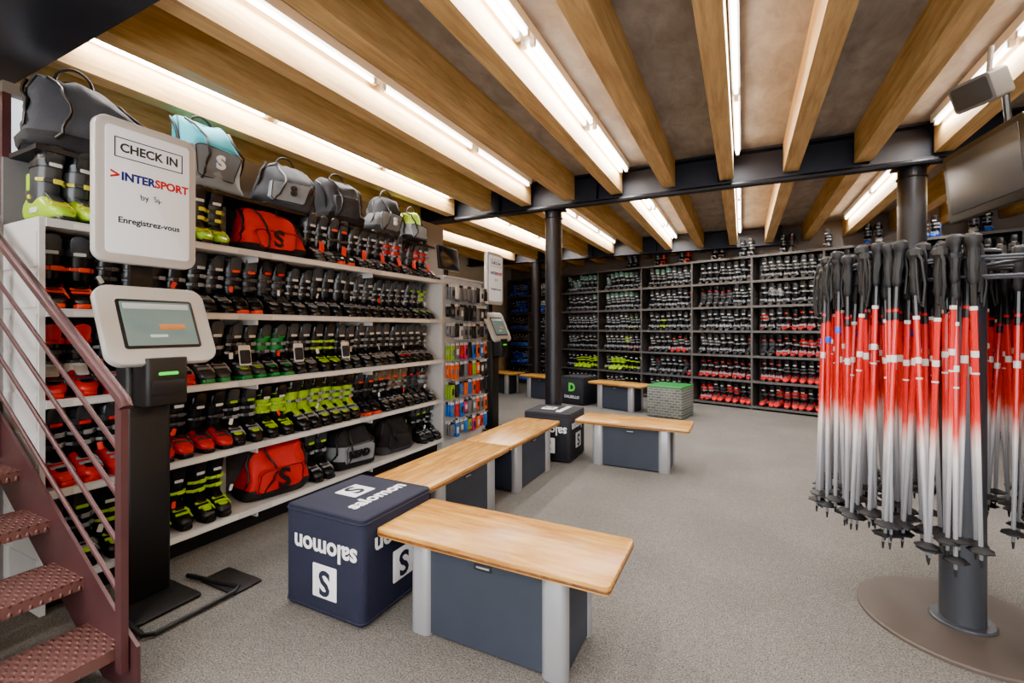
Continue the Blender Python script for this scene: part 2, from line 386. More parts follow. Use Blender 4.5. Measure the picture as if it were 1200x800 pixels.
# (shell, cuff, liner, buckle, sole, accent, strap label)
V = {
 'lime': ('black', 'lime', 'black', 'silver', 'black', 'lime', 'black'), 'limeS': ('lime', 'black', 'black', 'lime', 'black', 'lime', 'white'),
 'limeT': ('lime', 'dgrey', 'black', 'yellow', 'black', 'lime', 'white'), 'green': ('black', 'black', 'dgrey', 'green', 'green', 'green', 'white'),
 'blk': ('black', 'black', 'dgrey', 'silver', 'black', 'dgrey', 'white'), 'blk2': ('black', 'dgrey', 'black', 'dgrey', 'black', 'silver', 'red'),
 'orange': ('black', 'black', 'dgrey', 'orange', 'orange', 'orange', 'white'), 'blkred': ('black', 'black', 'dgrey', 'silver', 'black', 'red', 'white'),
 'orgtoe': ('orange', 'black', 'black', 'silver', 'black', 'black', 'orange'), 'blkorg': ('black', 'black', 'dgrey', 'dgrey', 'orange', 'black', 'orange'),
 'redtoe': ('deepred', 'black', 'black', 'silver', 'black', 'red', 'red'),
 'red': ('red', 'black', 'black', 'dgrey', 'black', 'red', 'white'), 'red2': ('red', 'red', 'black', 'silver', 'black', 'white', 'white'),
 'redb': ('red', 'black', 'dgrey', 'silver', 'red', 'black', 'red'),
 'redw': ('red', 'white', 'red', 'dgrey', 'red', 'black', 'red'), 'bronze': ('black', 'black', 'bronze', 'silver', 'black', 'bronze', 'orange'),
 'silver': ('black', 'black', 'dgrey', 'silver', 'dgrey', 'silver', 'white'), 'white': ('white', 'dgrey', 'black', 'silver', 'black', 'white', 'white'),
 'teal': ('black', 'black', 'teal', 'silver', 'dgrey', 'teal', 'white'), 'teal2': ('dgrey', 'teal', 'black', 'silver', 'dgrey', 'white', 'white'),
 'blue': ('blue', 'black', 'black', 'silver', 'black', 'blue', 'white'),
 'blue2': ('blue', 'blue', 'black', 'dgrey', 'black', 'white', 'white'), 'orng2': ('orange', 'dgrey', 'black', 'silver', 'black', 'orange', 'white'),
 'blklime': ('black', 'black', 'black', 'lime', 'black', 'lime', 'white'), 'limedk': ('black', 'black', 'dgrey', 'silver', 'black', 'lime', 'lime'),
 'blkgrn': ('black', 'black', 'dgrey', 'silver', 'green', 'green', 'green'),
 'grnsole': ('dgrey', 'black', 'dgrey', 'silver', 'green', 'lime', 'white'),
}
tags = MB()
def put_boot(parent, v, x, y, z, ang, s=1., var=0, n=[0]):
    M = TR(x, y, z) @ RZ(ang) @ Matrix.Scale(s, 4)
    n[0] += 1
    return place('boot_%d' % n[0], boot_mesh(V[v], var), parent, M)

# left display
SZ = {'E': .15, 'D': .595, 'C': 1.04, 'B': 1.49, 'A': 1.93}
Y0, Y1 = .97, 4.33
b = MB()
for k, z in SZ.items():
    b.box(-3.47, -3.03, Y0+.02, Y1-.02, z-.025, z, 0)
    b.box(-3.035, -3.02, Y0+.02, Y1-.02, z-.035, z+.006, 0)
    for yy in (Y0+.02, 2.09, 3.21):
        b.box(-3.0205, -3.0185, yy+.1, yy+.95, z-.03, z-.004, 3)
    for yy in (2.09, 3.21):
        b.box(-3.46, -3.04, yy-.006, yy+.006, z-.07, z-.026, 0)
b.box(-3.47, -3.14, Y0+.02, Y1-.02, 2.295, 2.32, 2)
for yy in (2.09, 3.21): b.box(-3.47, -3.43, yy-.02, yy+.02, 0, 2.295, 0)
b.box(-3.50, -3.475, Y0, Y1, .0, 2.30, 1)
b.box(-3.47, -3.04, Y0, Y0+.022, 0, 1.94, 0); b.box(-3.47, -3.04, Y1-.022, Y1, 0, 1.94, 0)
for i in range(9): b.box(-3.46, -3.06, Y0-.004, Y0, .1+i*.2, .27+i*.2, 0)
b.box(-3.44, -3.10, Y0+.03, Y1-.03, 0, .115, 2)
b.obj('boot_display_shelf', [M_shelfw, M_shelfback, M_steel, M_tag])

P = random.choice
def choose(row, y):
    if row == 'A':
        if y < 1.35: return 'limeT'
        if y < 1.66: return 'blk'
        if y < 2.05: return P(['limeT', 'lime'])
        return P(['blk', 'blkred', 'blk2', 'blkorg', 'silver'])
    if row == 'B':
        if y < 1.3: return 'orange'
        if y < 1.9: return P(['blkorg', 'blk', 'blk', 'blk2'])
        if y < 2.6: return P(['blk', 'blk2', 'silver', 'blkorg', 'blkred'])
        if y < 3.2: return P(['orange', 'blkred', 'blkorg', 'blk'])
        return P(['blk', 'limedk', 'blk', 'blkgrn', 'blkred'])
    if row == 'C':
        if y < 1.12: return 'redw'
        if y < 1.75: return P(['blkred', 'redb'])
        if y < 2.1: return P(['grnsole', 'blkgrn'])
        if y < 2.6: return P(['blkgrn', 'grnsole', 'silver'])
        if y < 2.95: return P(['limedk', 'blkgrn', 'blklime'])
        return P(['blkred', 'redtoe', 'blk', 'blk', 'silver'])
    if row == 'D':
        if y < 1.35: return 'redb'
        if y < 2.0: return 'red'
        if y < 3.0: return P(['lime', 'lime', 'blklime', 'limedk'])
        return P(['bronze', 'blk2', 'bronze', 'blkorg'])
    if y < 2.05: return P(['blklime', 'limedk'])
    return P(['blk', 'blkred', 'limedk', 'blk'])
blocks = {'A': [(2.03, 2.56)], 'E': [(2.04, 2.58), (2.82, 3.95)]}
root = empty('ski_boots_on_display')
for row, z in SZ.items():
    y = 1.065; i = 0; cur = None
    while y < Y1-.07:
        if any(a-.055 < y < c+.055 for a, c in blocks.get(row, [])): y += .03; continue
        if i % 2 == 0 or cur is None: cur = choose(row, y); vr = P([0, 0, 1, 2]); sc = random.uniform(.97, 1.07); an = random.uniform(-9, 9)
        put_boot(root, cur, -3.225+random.uniform(-.014, .012), y, z+.001, an+random.uniform(-4, 4), sc, vr)
        if row == 'A' and y > 2.5 and i % 2 == 0:
            tags.rbox(TR(-3.075, y+.03, z+.13) @ RY(-12) @ RX(random.uniform(-20, 20)) @ FX, .05, .085, .003, .008, .001, 1, 2)
        elif i % 3 == 1 and row != 'A':
            tags.rbox(TR(-3.10, y+.05, z+.17) @ RX(random.uniform(-30, 30)) @ RZ(random.uniform(-30, 30)) @ FX, .024, .042, .003, .005, .001, P([0, 0, 1]), 2)
        y += .116 if i % 2 == 0 else .121
        i += 1
for yy, zz in ((2.02, 1.04), (2.45, 1.04), (2.92, 1.04)):
    tags.rbox(TR(-3.07, yy, zz+.17) @ RY(-8) @ FX, .085, .14, .004, .01, .001, 0, 2)
    tags.rbox(TR(-3.066, yy, zz+.16) @ RY(-8) @ FX, .075, .095, .004, .01, .001, 2, 2)
tags.obj('price_tags', [M_tag, M_tagred, M_slate])

# back rack
ex = Vector((-.9499, .3125, 0)); en = Vector((-.3125, -.9499, 0))   # along, outward
PX = 3.26
P0 = Vector((PX, shelf_y(PX), 0)); LT = (PX+5.50)/.9499
MBk = Matrix(((ex.x, -en.x, 0, P0.x), (ex.y, -en.y, 0, P0.y), (0, 0, 1, 0), (0, 0, 0, 1)))  # local x along, y inward(back)
b = MB(); rz = [.06+.428*i for i in range(7)]
M_rack = mat('rack_metal', (84, 82, 82), .45, .3); M_rackbk = mat('rack_back_board', (72, 68, 66), .8)
for z in rz:
    b.box(0, LT, 0, .36, z-.022, z, 0, MBk)
    b.box(0, LT, -.006, .0, z-.028, z+.010, 0, MBk)
ups = []
t0 = (PX-1.13)/.9499 % 1.04
k = 0
while t0+1.04*k < LT: ups.append(t0+1.04*k); k += 1
for t in [.015]+ups+[LT-.015]: b.box(t-.014, t+.014, -.004, .36, 0, 2.64, 0, MBk)
b.box(0, LT, .37, .39, 0, 2.62, 1, MBk)
b.obj('boot_storage_rack', [M_rack, M_rackbk])
root2 = empty('ski_boots_on_rack')
ang = math.degrees(math.atan2(en.y, en.x))
R_ = random.choice
def bchoose(r, X):
    if X < -4.35: return R_(['blue', 'blue', 'blue2'])
    if X < -1.87: return [R_(['limedk', 'blk', 'silver', 'blk']), R_(['blklime', 'limeS', 'blk', 'limedk']), R_(['blklime', 'blk', 'blk', 'limedk']), R_(['silver', 'blk', 'blk']), R_(['teal', 'silver', 'blk']), R_(['teal', 'teal2', 'silver'])][r]
    if X < -.9: return [R_(['blkred', 'blk', 'red']), R_(['blk2', 'silver']), R_(['redtoe', 'redw', 'blkred']), R_(['blklime', 'limedk', 'blk', 'blk']), R_(['silver', 'blk']), R_(['teal', 'teal2', 'silver', 'blk'])][r]
    if X < .08: return [R_(['red', 'redtoe', 'red']), R_(['blkred', 'redtoe', 'blk']), R_(['blk', 'blkred', 'redtoe']), R_(['silver', 'blk', 'blk']), R_(['blk2', 'blk']), R_(['silver', 'blk', 'blk'])][r]
    if X < 1.13: return [R_(['orng2', 'red', 'red']), R_(['red', 'blkred', 'redtoe']), R_(['blk2', 'blkred', 'redtoe']), R_(['white', 'redtoe', 'blk', 'blkred']), R_(['silver', 'blk', 'blk']), R_(['blk', 'silver', 'blk'])][r]
    return [R_(['red', 'orng2']), R_(['blkred', 'red']), R_(['blk', 'silver']), R_(['blkred', 'blk']), R_(['silver', 'blk']), R_(['silver', 'blk'])][r]
for r in range(6):
    t = .09; i = 0; nxt = 0
    while t < LT-.07:
        if min(abs(t-u) for u in ups) < .06: t += .015; continue
        p = P0+ex*t-en*.19
        if i >= nxt: cur = bchoose(r, p.x); vr = R_([0, 1, 2, 0, 2]); nxt = i+R_([1, 2, 3, 4])
        put_boot(root2, cur, p.x, p.y, rz[r]+.001, ang+random.uniform(-9, 9), random.uniform(.92, 1.05), vr)
        t += .116; i += 1
t = .1
while t < LT-.1:
    p = P0+ex*t-en*.19
    if p.x > 1.5: v = 'blue' if random.random() < .6 else 'white'
    elif p.x > -.9: v = random.choice(['blk', 'blk2', 'silver', 'blk', 'redw'])
    elif p.x > -2.2: v = random.choice(['blk', 'orange', 'blk'])
    else: v = None
    if min(abs(p.x-q) for q in bx) < .155: v = None      # headroom under the joists
    if v and random.random() < .9: put_boot(root2, v, p.x, p.y, rz[6]+.001, ang+random.uniform(-12, 12), .86)
    t += .125

# ------------------------------------------------------------------ bags
from mathutils import noise as mnoise
def bag(name, M, w, d, h, mats, logo=None, strap=True, seed=0, band=True, top=None, lean=0., pocket=True):
    """mats: body, panel, trim, top ; local: +x front, y width, z up"""
    b = MB(); N = 40
    prof = [(0, .90, .82), (.02, .96, .92), (.06, .99, .97), (.14, 1.0, 1.0), (.24, 1., 1.02), (.35, .98, 1.0), (.46, .95, .95), (.56, .91, .88), (.66, .87, .80), (.75, .83, .70), (.83, .79, .58), (.90, .74, .46), (.95, .68, .34), (.985, .60, .22), (1., .52, .10)]
    def W(p):
        q = Vector((p[0]*5+seed*3.1, p[1]*5, p[2]*6)); nn = mnoise.noise_vector(q); n2 = mnoise.noise_vector(q*3.1)
        k = min(1, p[2]/(h*.15)) if p[2] > 0 else 0
        f = lean*(p[2]/h)**2
        return (p[0]+(nn.x*.050+n2.x*.020)*k, p[1]+(nn.y*.055+n2.y*.018)*k+f, max(0., p[2]+(nn.z*.05+n2.z*.012)*k*(p[2]/h)))
    def sec(z, kw, kd, grow=0):
        return [W((x, y, z*h)) for x, y in selli(d/2*kd+grow, w/2*kw+grow, N, 4.)]
    secs = [sec(*p) for p in prof]
    if top is None: b.loft(secs, 0)
    else:
        k = 7; b.loft(secs[:k+1], 0, c1=False); b.loft(secs[k:], 3, c0=False)
    if band: b.loft([sec(.015, .96, .92, .004), sec(.06, .99, .98, .006), sec(.14, 1.0, 1.0, .006), sec(.22, 1.0, 1.01, .006), sec(.23, 1.0, 1.0, 0)], 1)
    if pocket:
        rings = []
        for q, s in ((0, 1), (.6, .99), (.9, .94), (1, .84)):
            rings.append([W((d/2*(.93-.12*max(0, yy)/h)+.030*q, xx*s, h*.36+yy*s)) for xx, yy in rrect(w*.66, h*.44, .035, 5)])
        b.loft(rings, 1 if not band else 0)
        b.tube([W((d/2*.93+.026, xx*.95, h*.36+yy*.95)) for xx, yy in rrect(w*.66, h*.44, .035, 5)], .0035, 2, 6, True)
    # zip along the ridge and down the front edges
    b.tube([W((d/2*kd*.55+.004, w/2*kw*sy*.96, z*h)) for z, kw, kd, sy in [(.3, .99, 1., -1), (.5, .94, .93, -1), (.7, .86, .78, -1), (.85, .79, .56, -1), (.96, .66, .3, -1), (1.0, .5, .12, -.6), (1.0, .5, .12, 0), (1.0, .5, .12, .6), (.96, .66, .3, 1), (.85, .79, .56, 1), (.7, .86, .78, 1), (.5, .94, .93, 1), (.3, .99, 1., 1)]], .005, 2, 6)
    top0 = W((0, 0, h*.985))
    b.tube([(top0[0], top0[1]+math.cos(a)*.075, top0[2]-.01+math.sin(a)*.085) for a in [math.pi*i/12 for i in range(13)]], .008, 2, 6)
    if strap:
        for s in (1, -1):
            b.tube([W((-d*.42-.03*math.sin(math.pi*i/10), s*(w*.18+.05*math.sin(math.pi*i/10)), h*(.85-.72*i/10))) for i in range(11)], .014, 2, 6)
            b.tube([W((.02+.06*math.sin(math.pi*i/8), s*w*(.485-.08*i/8+.02*math.sin(math.pi*i/8)), h*(.10+.8*i/8))) for i in range(9)], .009, 2, 6)
        # loose strap draped over the front
        b.tube([W((d*.5*(1-.75*(i/10)**2)+.012+.035*math.sin(math.pi*i/10), w*(-.26+.12*math.sin(3*i/10)), h*(.12+.84*i/10))) for i in range(11)], .008, 2, 6)
    me = b.mesh(name+'_body', mats+([top] if top else []), 60)
    if logo:
        e = empty(name, M); place('bag_body', me, e)
        fx = max(W((d/2*.93+.03, yy, h*.36))[0] for yy in (-.05, 0, .05))+.004
        text('bag_logo', logo[0], logo[1], logo[2], e, (fx, W((d/2, 0, h*.36))[1], h*.37), (0, 1, 0), (0, 0, 1), .006, bold=.005)
        return e
    return place(name, me, None, M)
zF = 2.321
bag('dark_duffel_bag', TR(-3.27, 1.22, zF) @ RZ(-14), .50, .28, .40, [M_dgreyfab, M_blackfab, M_black], seed=1, lean=-.03, pocket=False)
bag('teal_boot_bag', TR(-3.29, 1.90, zF) @ RZ(-6), .42, .27, .48, [M_lgreyfab, M_greyfab, M_black], ('S', .12, M_logow), seed=2, band=False, top=M_teal, lean=-.04)
bag('grey_boot_bag', TR(-3.29, 2.46, zF) @ RZ(-10), .42, .26, .38, [M_dgreyfab, M_lgreyfab, M_black], ('S', .1, M_signtxt), seed=3, lean=.06, band=False)
bag('dark_boot_bag', TR(-3.29, 3.05, zF) @ RZ(-8), .42, .26, .42, [M_dgreyfab, M_blackfab, M_black], seed=4, lean=-.05)
bag('grey_boot_bag', TR(-3.29, 3.60, zF) @ RZ(-4), .38, .26, .40, [M_greyfab, M_dgreyfab, M_black], ('S', .1, M_logow), seed=5, top=M_dgreyfab, lean=.05)
bag('grey_boot_bag', TR(-3.29, 4.08, zF) @ RZ(-4), .34, .24, .36, [M_lgreyfab, M_blackfab, M_black], seed=6, lean=-.04, top=M_lime)
bag('red_boot_bag', TR(-3.22, 2.30, SZ['A']+.001) @ RZ(-8), .48, .24, .33, [M_red, M_blackfab, M_black], ('S', .17, M_black), seed=7, lean=-.04)
bag('red_boot_bag', TR(-3.21, 2.31, SZ['E']+.001) @ RZ(-10), .46, .26, .37, [M_red, M_blackfab, M_black], ('S', .20, M_black), seed=8, lean=.06)
bag('grey_backpack', TR(-3.21, 3.10, SZ['E']+.001) @ RZ(-8), .44, .26, .36, [M_lgreyfab, M_blackfab, M_black], ('HEAD', .08, M_black), seed=9, top=M_blackfab)
bag('black_backpack', TR(-3.21, 3.66, SZ['E']+.001) @ RZ(-5), .44, .24, .34, [M_blackfab, M_dgreyfab, M_black], seed=10)

# ------------------------------------------------------------------ accessory wall
b = MB()
b.box(-3.10, -3.06, 4.36, 5.22, 0, 1.98, 0); b.box(-3.5, -3.10, 4.36, 4.38, 0, 1.9, 0); b.box(-3.5, -3.10, 5.20, 5.22, 0, 1.9, 0)
b.box(-3.5, -3.02, 4.36, 5.22, 1.98, 2.0, 0)
pk = [mat('packet_'+n, c, .35) for n, c in (('orange', (230, 90, 20)), ('blue', (20, 100, 190)), ('pink', (200, 40, 100)), ('lime', (140, 180, 30)), ('grey', (110, 110, 115)), ('black', (36, 36, 40)), ('red', (190, 20, 24)), ('white', (215, 215, 215)))]
for r in range(8):
    z = 1.90-.225*r
    for c in range(9):
        y = 4.41+.094*c+random.uniform(-.006, .006)
        b.tube([(-3.06, y, z), (-2.94, y, z), (-2.925, y, z+.015)], .004, 1, 6)
        mi = random.choice([5, 5, 4, 7, 4]) if r < 3 else random.choice([0, 0, 1, 6, 2, 3, 4, 5, 5, 5, 1, 4])
        hh = random.uniform(.12, .17)
        for q in range(3):
            M = TR(-3.03+.033*q, y, z-.03-hh/2) @ RX(random.uniform(-5, 5)) @ FX
            b.rbox(M, .074, hh, .018, .012, .006, 2+mi, 2); b.rbox(TR(-3.03+.033*q, y, z-.015) @ FX, .07, .034, .004, .006, .001, random.choice([9, 7, 9]), 2)
            b.rbox(TR(-3.020+.033*q, y, z-.03-hh/2) @ FX, .045, hh*.45, .003, .01, .001, 2+random.choice([4, 5, 7, mi, 5]), 2)
b.obj('accessory_hook_display', [M_shelfw, M_grey]+pk)
b = MB()
b.rbox(TR(-3.2, 4.62, 2.03) , .16, .22, .02, .03, .004, 0); b.cbox((-3.2, 4.62, 2.08), (.03, .05, .10), 0)
b.rbox(TR(-3.17, 4.62, 2.25) @ RY(-6) @ FX, .42, .28, .03, .01, .004, 0); b.rbox(TR(-3.153, 4.62, 2.25) @ RY(-6) @ FX, .39, .25, .004, .005, .001, 1)
b.obj('small_monitor', [M_black, mat('monitor_screen', (30, 34, 40), .15)], M=TR(0, 0, -.018))

# ------------------------------------------------------------------ kiosk
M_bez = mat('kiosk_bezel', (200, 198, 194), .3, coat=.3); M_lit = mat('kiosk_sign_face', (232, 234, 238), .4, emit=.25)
M_scr = mat('kiosk_screen', (112, 134, 134), .15, emit=.3); M_ledg = mat('green_slot_led', (40, 200, 50), .4, emit=1.2)
def kiosk(M):
    e = empty('check_in_kiosk', M)
    b = MB()
    b.rbox(TR(0, 0, .62), .12, .20, 1.2, .02, .004, 0)          # post
    b.box(-.05, -.02, -.05, .05, 1.2, 2.1, 0)                    # spine
    b.rbox(TR(.10, .02, 1.13), .18, .19, .24, .02, .006, 0)      # printer head
    b.rbox(TR(.192, .02, 1.17) @ FX, .09, .016, .006, .007, .002, 4)
    b.rbox(TR(.192, .02, 1.10) @ FX, .15, .07, .006, .01, .002, 5)
    MS = TR(0, 0, 2.075) @ FX
    b.rbox(TR(.03, 0, 0) @ MS, .455, .71, .055, .06, .012, 1, 8)
    b.rbox(TR(.059, 0, 0) @ MS, .375, .62, .006, .02, .002, 2, 4)
    MC = TR(.07, .03, 1.41) @ RY(-24) @ FX
    b.rbox(MC, .50, .43, .05, .07, .012, 1, 8)
    b.rbox(MC @ TR(0, 0, .026), .35, .27, .006, .015, .002, 0, 4)
    b.rbox(MC @ TR(0, 0, .030), .32, .24, .004, .005, .001, 3, 2)
    b.rbox(MC @ TR(.05, -.02, .0325), .12, .03, .002, .004, .0005, 6, 2)
    b.rbox(MC @ TR(-.02, -.07, .0325), .08, .015, .002, .004, .0005, 7, 2)
    b.rbox(MC @ TR(0, .095, .0325), .30, .03, .002, .004, .0005, 7, 2)
    b.rbox(TR(.02, .02, 1.27), .10, .12, .14, .02, .005, 0)
    # base: plate and looped foot
    b.rbox(TR(.10, -.01, .010), .34, .30, .016, .02, .004, 0)
    b.tube([(.02, -.15, .02), (.38, -.18, .018), (.41, -.15, .018), (.41, .22, .018), (.38, .26, .018), (.02, .2, .02)], .012, 0, 8)
    b.rbox(TR(.27, .29, .008), .30, .16, .010, .01, .002, 0)
    b.obj('kiosk_body', [M_black, M_bez, M_lit, M_scr, M_ledg, M_steel, mat('screen_orange', (205, 130, 60), .4, emit=.15), mat('screen_bar', (190, 205, 205), .4, emit=.2)], e)
    R, U = (0, 1, 0), (0, 0, 1); X = .0625
    b = MB()
    for (y, z, w, h) in ((0, 2.332, .30, .005), (0, 2.238, .30, .005), (-.15, 2.285, .005, .099), (.15, 2.285, .005, .099)):
        b.rbox(TR(X, y, z) @ FX, w, h, .002, .001, .0004, 0, 1)
    b.obj('check_in_box', [M_signtxt], e)
    text('sign_check_in', 'CHECK IN', .060, M_signtxt, e, (X, 0, 2.285), R, U, bold=.0018, sx=.94)
    text('sign_name_a', 'INTER', .056, M_signblue, e, (X, -.052, 2.145), R, U, bold=.0022, sx=.95)
    text('sign_name_b', 'SPORT', .056, M_signred, e, (X, .101, 2.145), R, U, bold=.0022, sx=.95)
    text('sign_name_mark', '>', .07, M_signred, e, (X, -.150, 2.145), R, U, bold=.002)
    text('sign_by', 'by  Sport', .042, M_signtxt, e, (X, .03, 2.065), R, (0, -.2, 1))
    text('sign_register', 'Enregistrez-vous', .041, M_signtxt, e, (X, 0, 1.93), R, U, bold=.001)
    return e
kiosk(TR(-2.79, 1.29, 0))
kiosk(TR(-3.10, 5.58, 0))

# ------------------------------------------------------------------ benches & pouffes
def bench(M, L=1.13, W=.43):
    b = MB(); h = .45
    b.rbox(TR(0, 0, h-.019), L, W, .038, .02, .006, 0, 3)
    b.rbox(TR(0, 0, h-.024), L+.003, W+.003, .014, .02, .004, 3, 3)
    bl = L*.68; bw = W-.07
    b.box(-bl/2+.05, bl/2-.05, -bw/2+.012, bw/2-.012, .012, h-.04, 1)
    b.box(-bl/2+.012, bl/2-.012, -bw/2+.05, bw/2-.05, .012, h-.04, 1)
    for sx in (1, -1):
        for sy in (1, -1):
            b.rbox(TR(sx*(bl/2-.055), sy*(bw/2-.03), (h-.038)/2), .11, .075, h-.038, .035, .003, 2, 6)
    b.rbox(TR(.0, -bw/2+.010, .37) @ FNY, .085, .024, .004, .003, .001, 4, 2)
    b.rbox(TR(.0, -bw/2+.0075, .37) @ FNY, .065, .008, .002, .002, .0005, 2, 2)
    b.box(-bl/2, bl/2, -bw/2+.03, bw/2-.03, h-.055, h-.038, 4)
    return b.obj('wooden_bench', [M_bench, M_slate, M_grey, M_benchedge, M_black], M=M)
bench(TR(-.995, 1.885, 0), 1.12, .44)
bench(TR(-1.89, 2.735, 0) @ RZ(90), 1.12, .45)
bench(TR(-1.89, 3.875, 0) @ RZ(90), 1.12, .45)
bench(TR(-1.0, 4.80, 0), 1.12, .46)
bench(TR(-1.90, 7.98, 0) @ RZ(-18.2), 1.05, .42)
bench(TR(-3.52, 8.51, 0) @ RZ(-18.2), 1.0, .42)
bench(TR(-4.68, 8.89, 0) @ RZ(-18.2), 1.0, .42)
bench(TR(2.55, 4.2, 0) @ RZ(90), 1.12, .42)

def pouffe(M, mside, mtop, S=.53, h=.507, logo=True, col=M_navy, name='branded_pouffe', word='salomon', ink=M_logow):
    e = empty(name, M); b = MB()
    b.rbox(TR(0, 0, h/2), S, S, h-.004, .035, .022, 0, 5)
    th = .024 if logo or mtop is mside else .05
    b.rbox(TR(0, 0, h-th/2), S-.006+(0 if th < .03 else .012), S-.006+(0 if th < .03 else .012), th, .03, .02, 1, 5)
    b.tube([(x, y, h-.022) for x, y in rrect(S+.002, S+.002, .035, 5)], .004, 1, 6, True)
    b.tube([(x, y, .025) for x, y in rrect(S+.002, S+.002, .035, 5)], .004, 0, 6, True)
    b.obj('pouffe_body', [mside, mtop], e, angle=50)
    if logo:
        f = S/2+.002
        def badge(c, R, U, s):
            R = Vector(R); U = Vector(U); n = R.cross(U); c = Vector(c)
            Mx = Matrix(((R.x, U.x, n.x, c.x), (R.y, U.y, n.y, c.y), (R.z, U.z, n.z, c.z), (0, 0, 0, 1)))
            bb = MB(); bb.rbox(Mx, s, s, .003, .006, .001, 0, 3); bb.obj('logo_square', [ink], e)
            text('logo_letter', 'S', s*1.05, col, e, tuple(c+n*.0025), R, U, bold=.004)
        badge((.02, -f, .17), (-1, 0, 0), (0, 0, -1), .16); text('word_front', word, .125, ink, e, (.02, -f-.001, .33), (-1, 0, 0), (0, 0, -1), bold=.003)
        badge((f, .02, .20), (0, -1, 0), (0, 0, -1), .16); text('word_side', word, .125, ink, e, (f+.001, .02, .36), (0, -1, 0), (0, 0, -1), bold=.003)
        badge((-.07, .02, h+.001), (0, 1, 0), (-1, 0, 0), .15); text('word_top', word, .115, ink, e, (.09, .02, h+.002), (0, 1, 0), (-1, 0, 0), bold=.003)
    return e
pouffe(TR(-1.828, 1.855, 0), M_navy, M_navy)
pouffe(TR(-1.85, 4.76, 0) @ RZ(0), M_charcoal, M_charcoal, S=.52, col=M_charcoal)
# lattice pouffe
M_lat = mat('lattice_print', (120, 122, 122), .8)
nt = M_lat.node_tree; tcn = nt.nodes.new('ShaderNodeTexCoord'); br = nt.nodes.new('ShaderNodeTexBrick')
br.inputs['Scale'].default_value = 6; br.inputs['Color1'].default_value = (.07, .08, .07, 1); br.inputs['Color2'].default_value = (.13, .14, .13, 1); br.inputs['Mortar'].default_value = (.30, .30, .28, 1)
mpn = nt.nodes.new('ShaderNodeMapping'); mpn.inputs['Rotation'].default_value = (math.radians(90), 0, 0)
nt.links.new(tcn.outputs['Object'], mpn.inputs['Vector']); nt.links.new(mpn.outputs['Vector'], br.inputs['Vector']); nt.links.new(br.outputs['Color'], nt.nodes['Principled BSDF'].inputs['Base Color'])
M_greentop = mat('green_vinyl', (20, 112, 44), .6)
pouffe(TR(-1.03, 7.72, 0) @ RZ(-12), M_lat, M_greentop, S=.56, h=.5, logo=False)
e = pouffe(TR(-2.71, 8.25, 0) @ RZ(-18.2), M_charcoal, M_charcoal, S=.5, logo=False)
text('pouffe_mark', 'D', .2, mat('green_ink', (80, 200, 70), .6), e, (0, -.252, .31), (1, 0, 0), (0, 0, 1), bold=.01)
text('pouffe_word', 'DALBELLO', .07, M_logow, e, (0, -.252, .14), (1, 0, 0), (0, 0, 1))

# ------------------------------------------------------------------ stairs with railing
b = MB(); ya, yb = .02, .93; XO = .065
for i in range(1, 9):
    z = .18*i; xn = -2.20-.315*(i-1)+XO
    b.box(xn-.29, xn, ya+.012, yb-.012, z-.008, z, 0); b.box(xn-.012, xn, ya+.012, yb-.012, z-.045, z-.008, 0); b.box(xn-.29, xn-.28, ya+.012, yb-.012, z-.04, z-.008, 0)
def stringer(y0, y1):
    poly = [(-2.10, 0.003), (-2.10, .20), (-2.17, .235), (-4.75, 1.765), (-4.75, 1.43), (-2.36, .003)]
    poly = [(x+XO, z) for x, z in poly]
    n = len(poly); vs = [(x, y0, z) for x, z in poly]+[(x, y1, z) for x, z in poly]
    b.add(vs, [tuple(range(n)), tuple(range(2*n-1, n-1, -1))]+[(i, i+n, (i+1) % n+n, (i+1) % n) for i in range(n)], 1)
stringer(yb-.012, yb); stringer(ya, ya+.012)
s = .595
for y in (yb-.03, ya+.03):
    b.box(-2.19+XO, -2.145+XO, y-.012, y+.012, .1, 1.125, 1)
    b.box(-3.43+XO, -3.385+XO, y-.012, y+.012, .75, 1.125+s*1.24, 1)
    b.box(-4.65+XO, -4.605+XO, y-.012, y+.012, 1.5, 1.125+s*2.46, 1)
    b.tube([(-2.135+XO, y, 1.10), (-2.15+XO, y, 1.125), (-4.65+XO, y, 1.125+s*2.5)], .022, 1, 10)
    for off in (.20, .38, .56, .74): b.tube([(-2.17+XO, y, 1.125-off), (-4.65+XO, y, 1.125-off+s*2.48)], .009, 1, 8)
b.box(-5.6, -4.66, ya, yb, 1.40, 1.44, 0)
b.box(-5.55, -5.5, ya, ya+.05, 0, 1.4, 1); b.box(-5.55, -5.5, yb-.05, yb, 0, 1.4, 1); b.box(-4.80, -4.75, ya, ya+.05, 0, 1.4, 1); b.box(-4.80, -4.75, yb-.05, yb, 0, 1.4, 1)
b.obj('metal_staircase', [M_tread, M_rail])

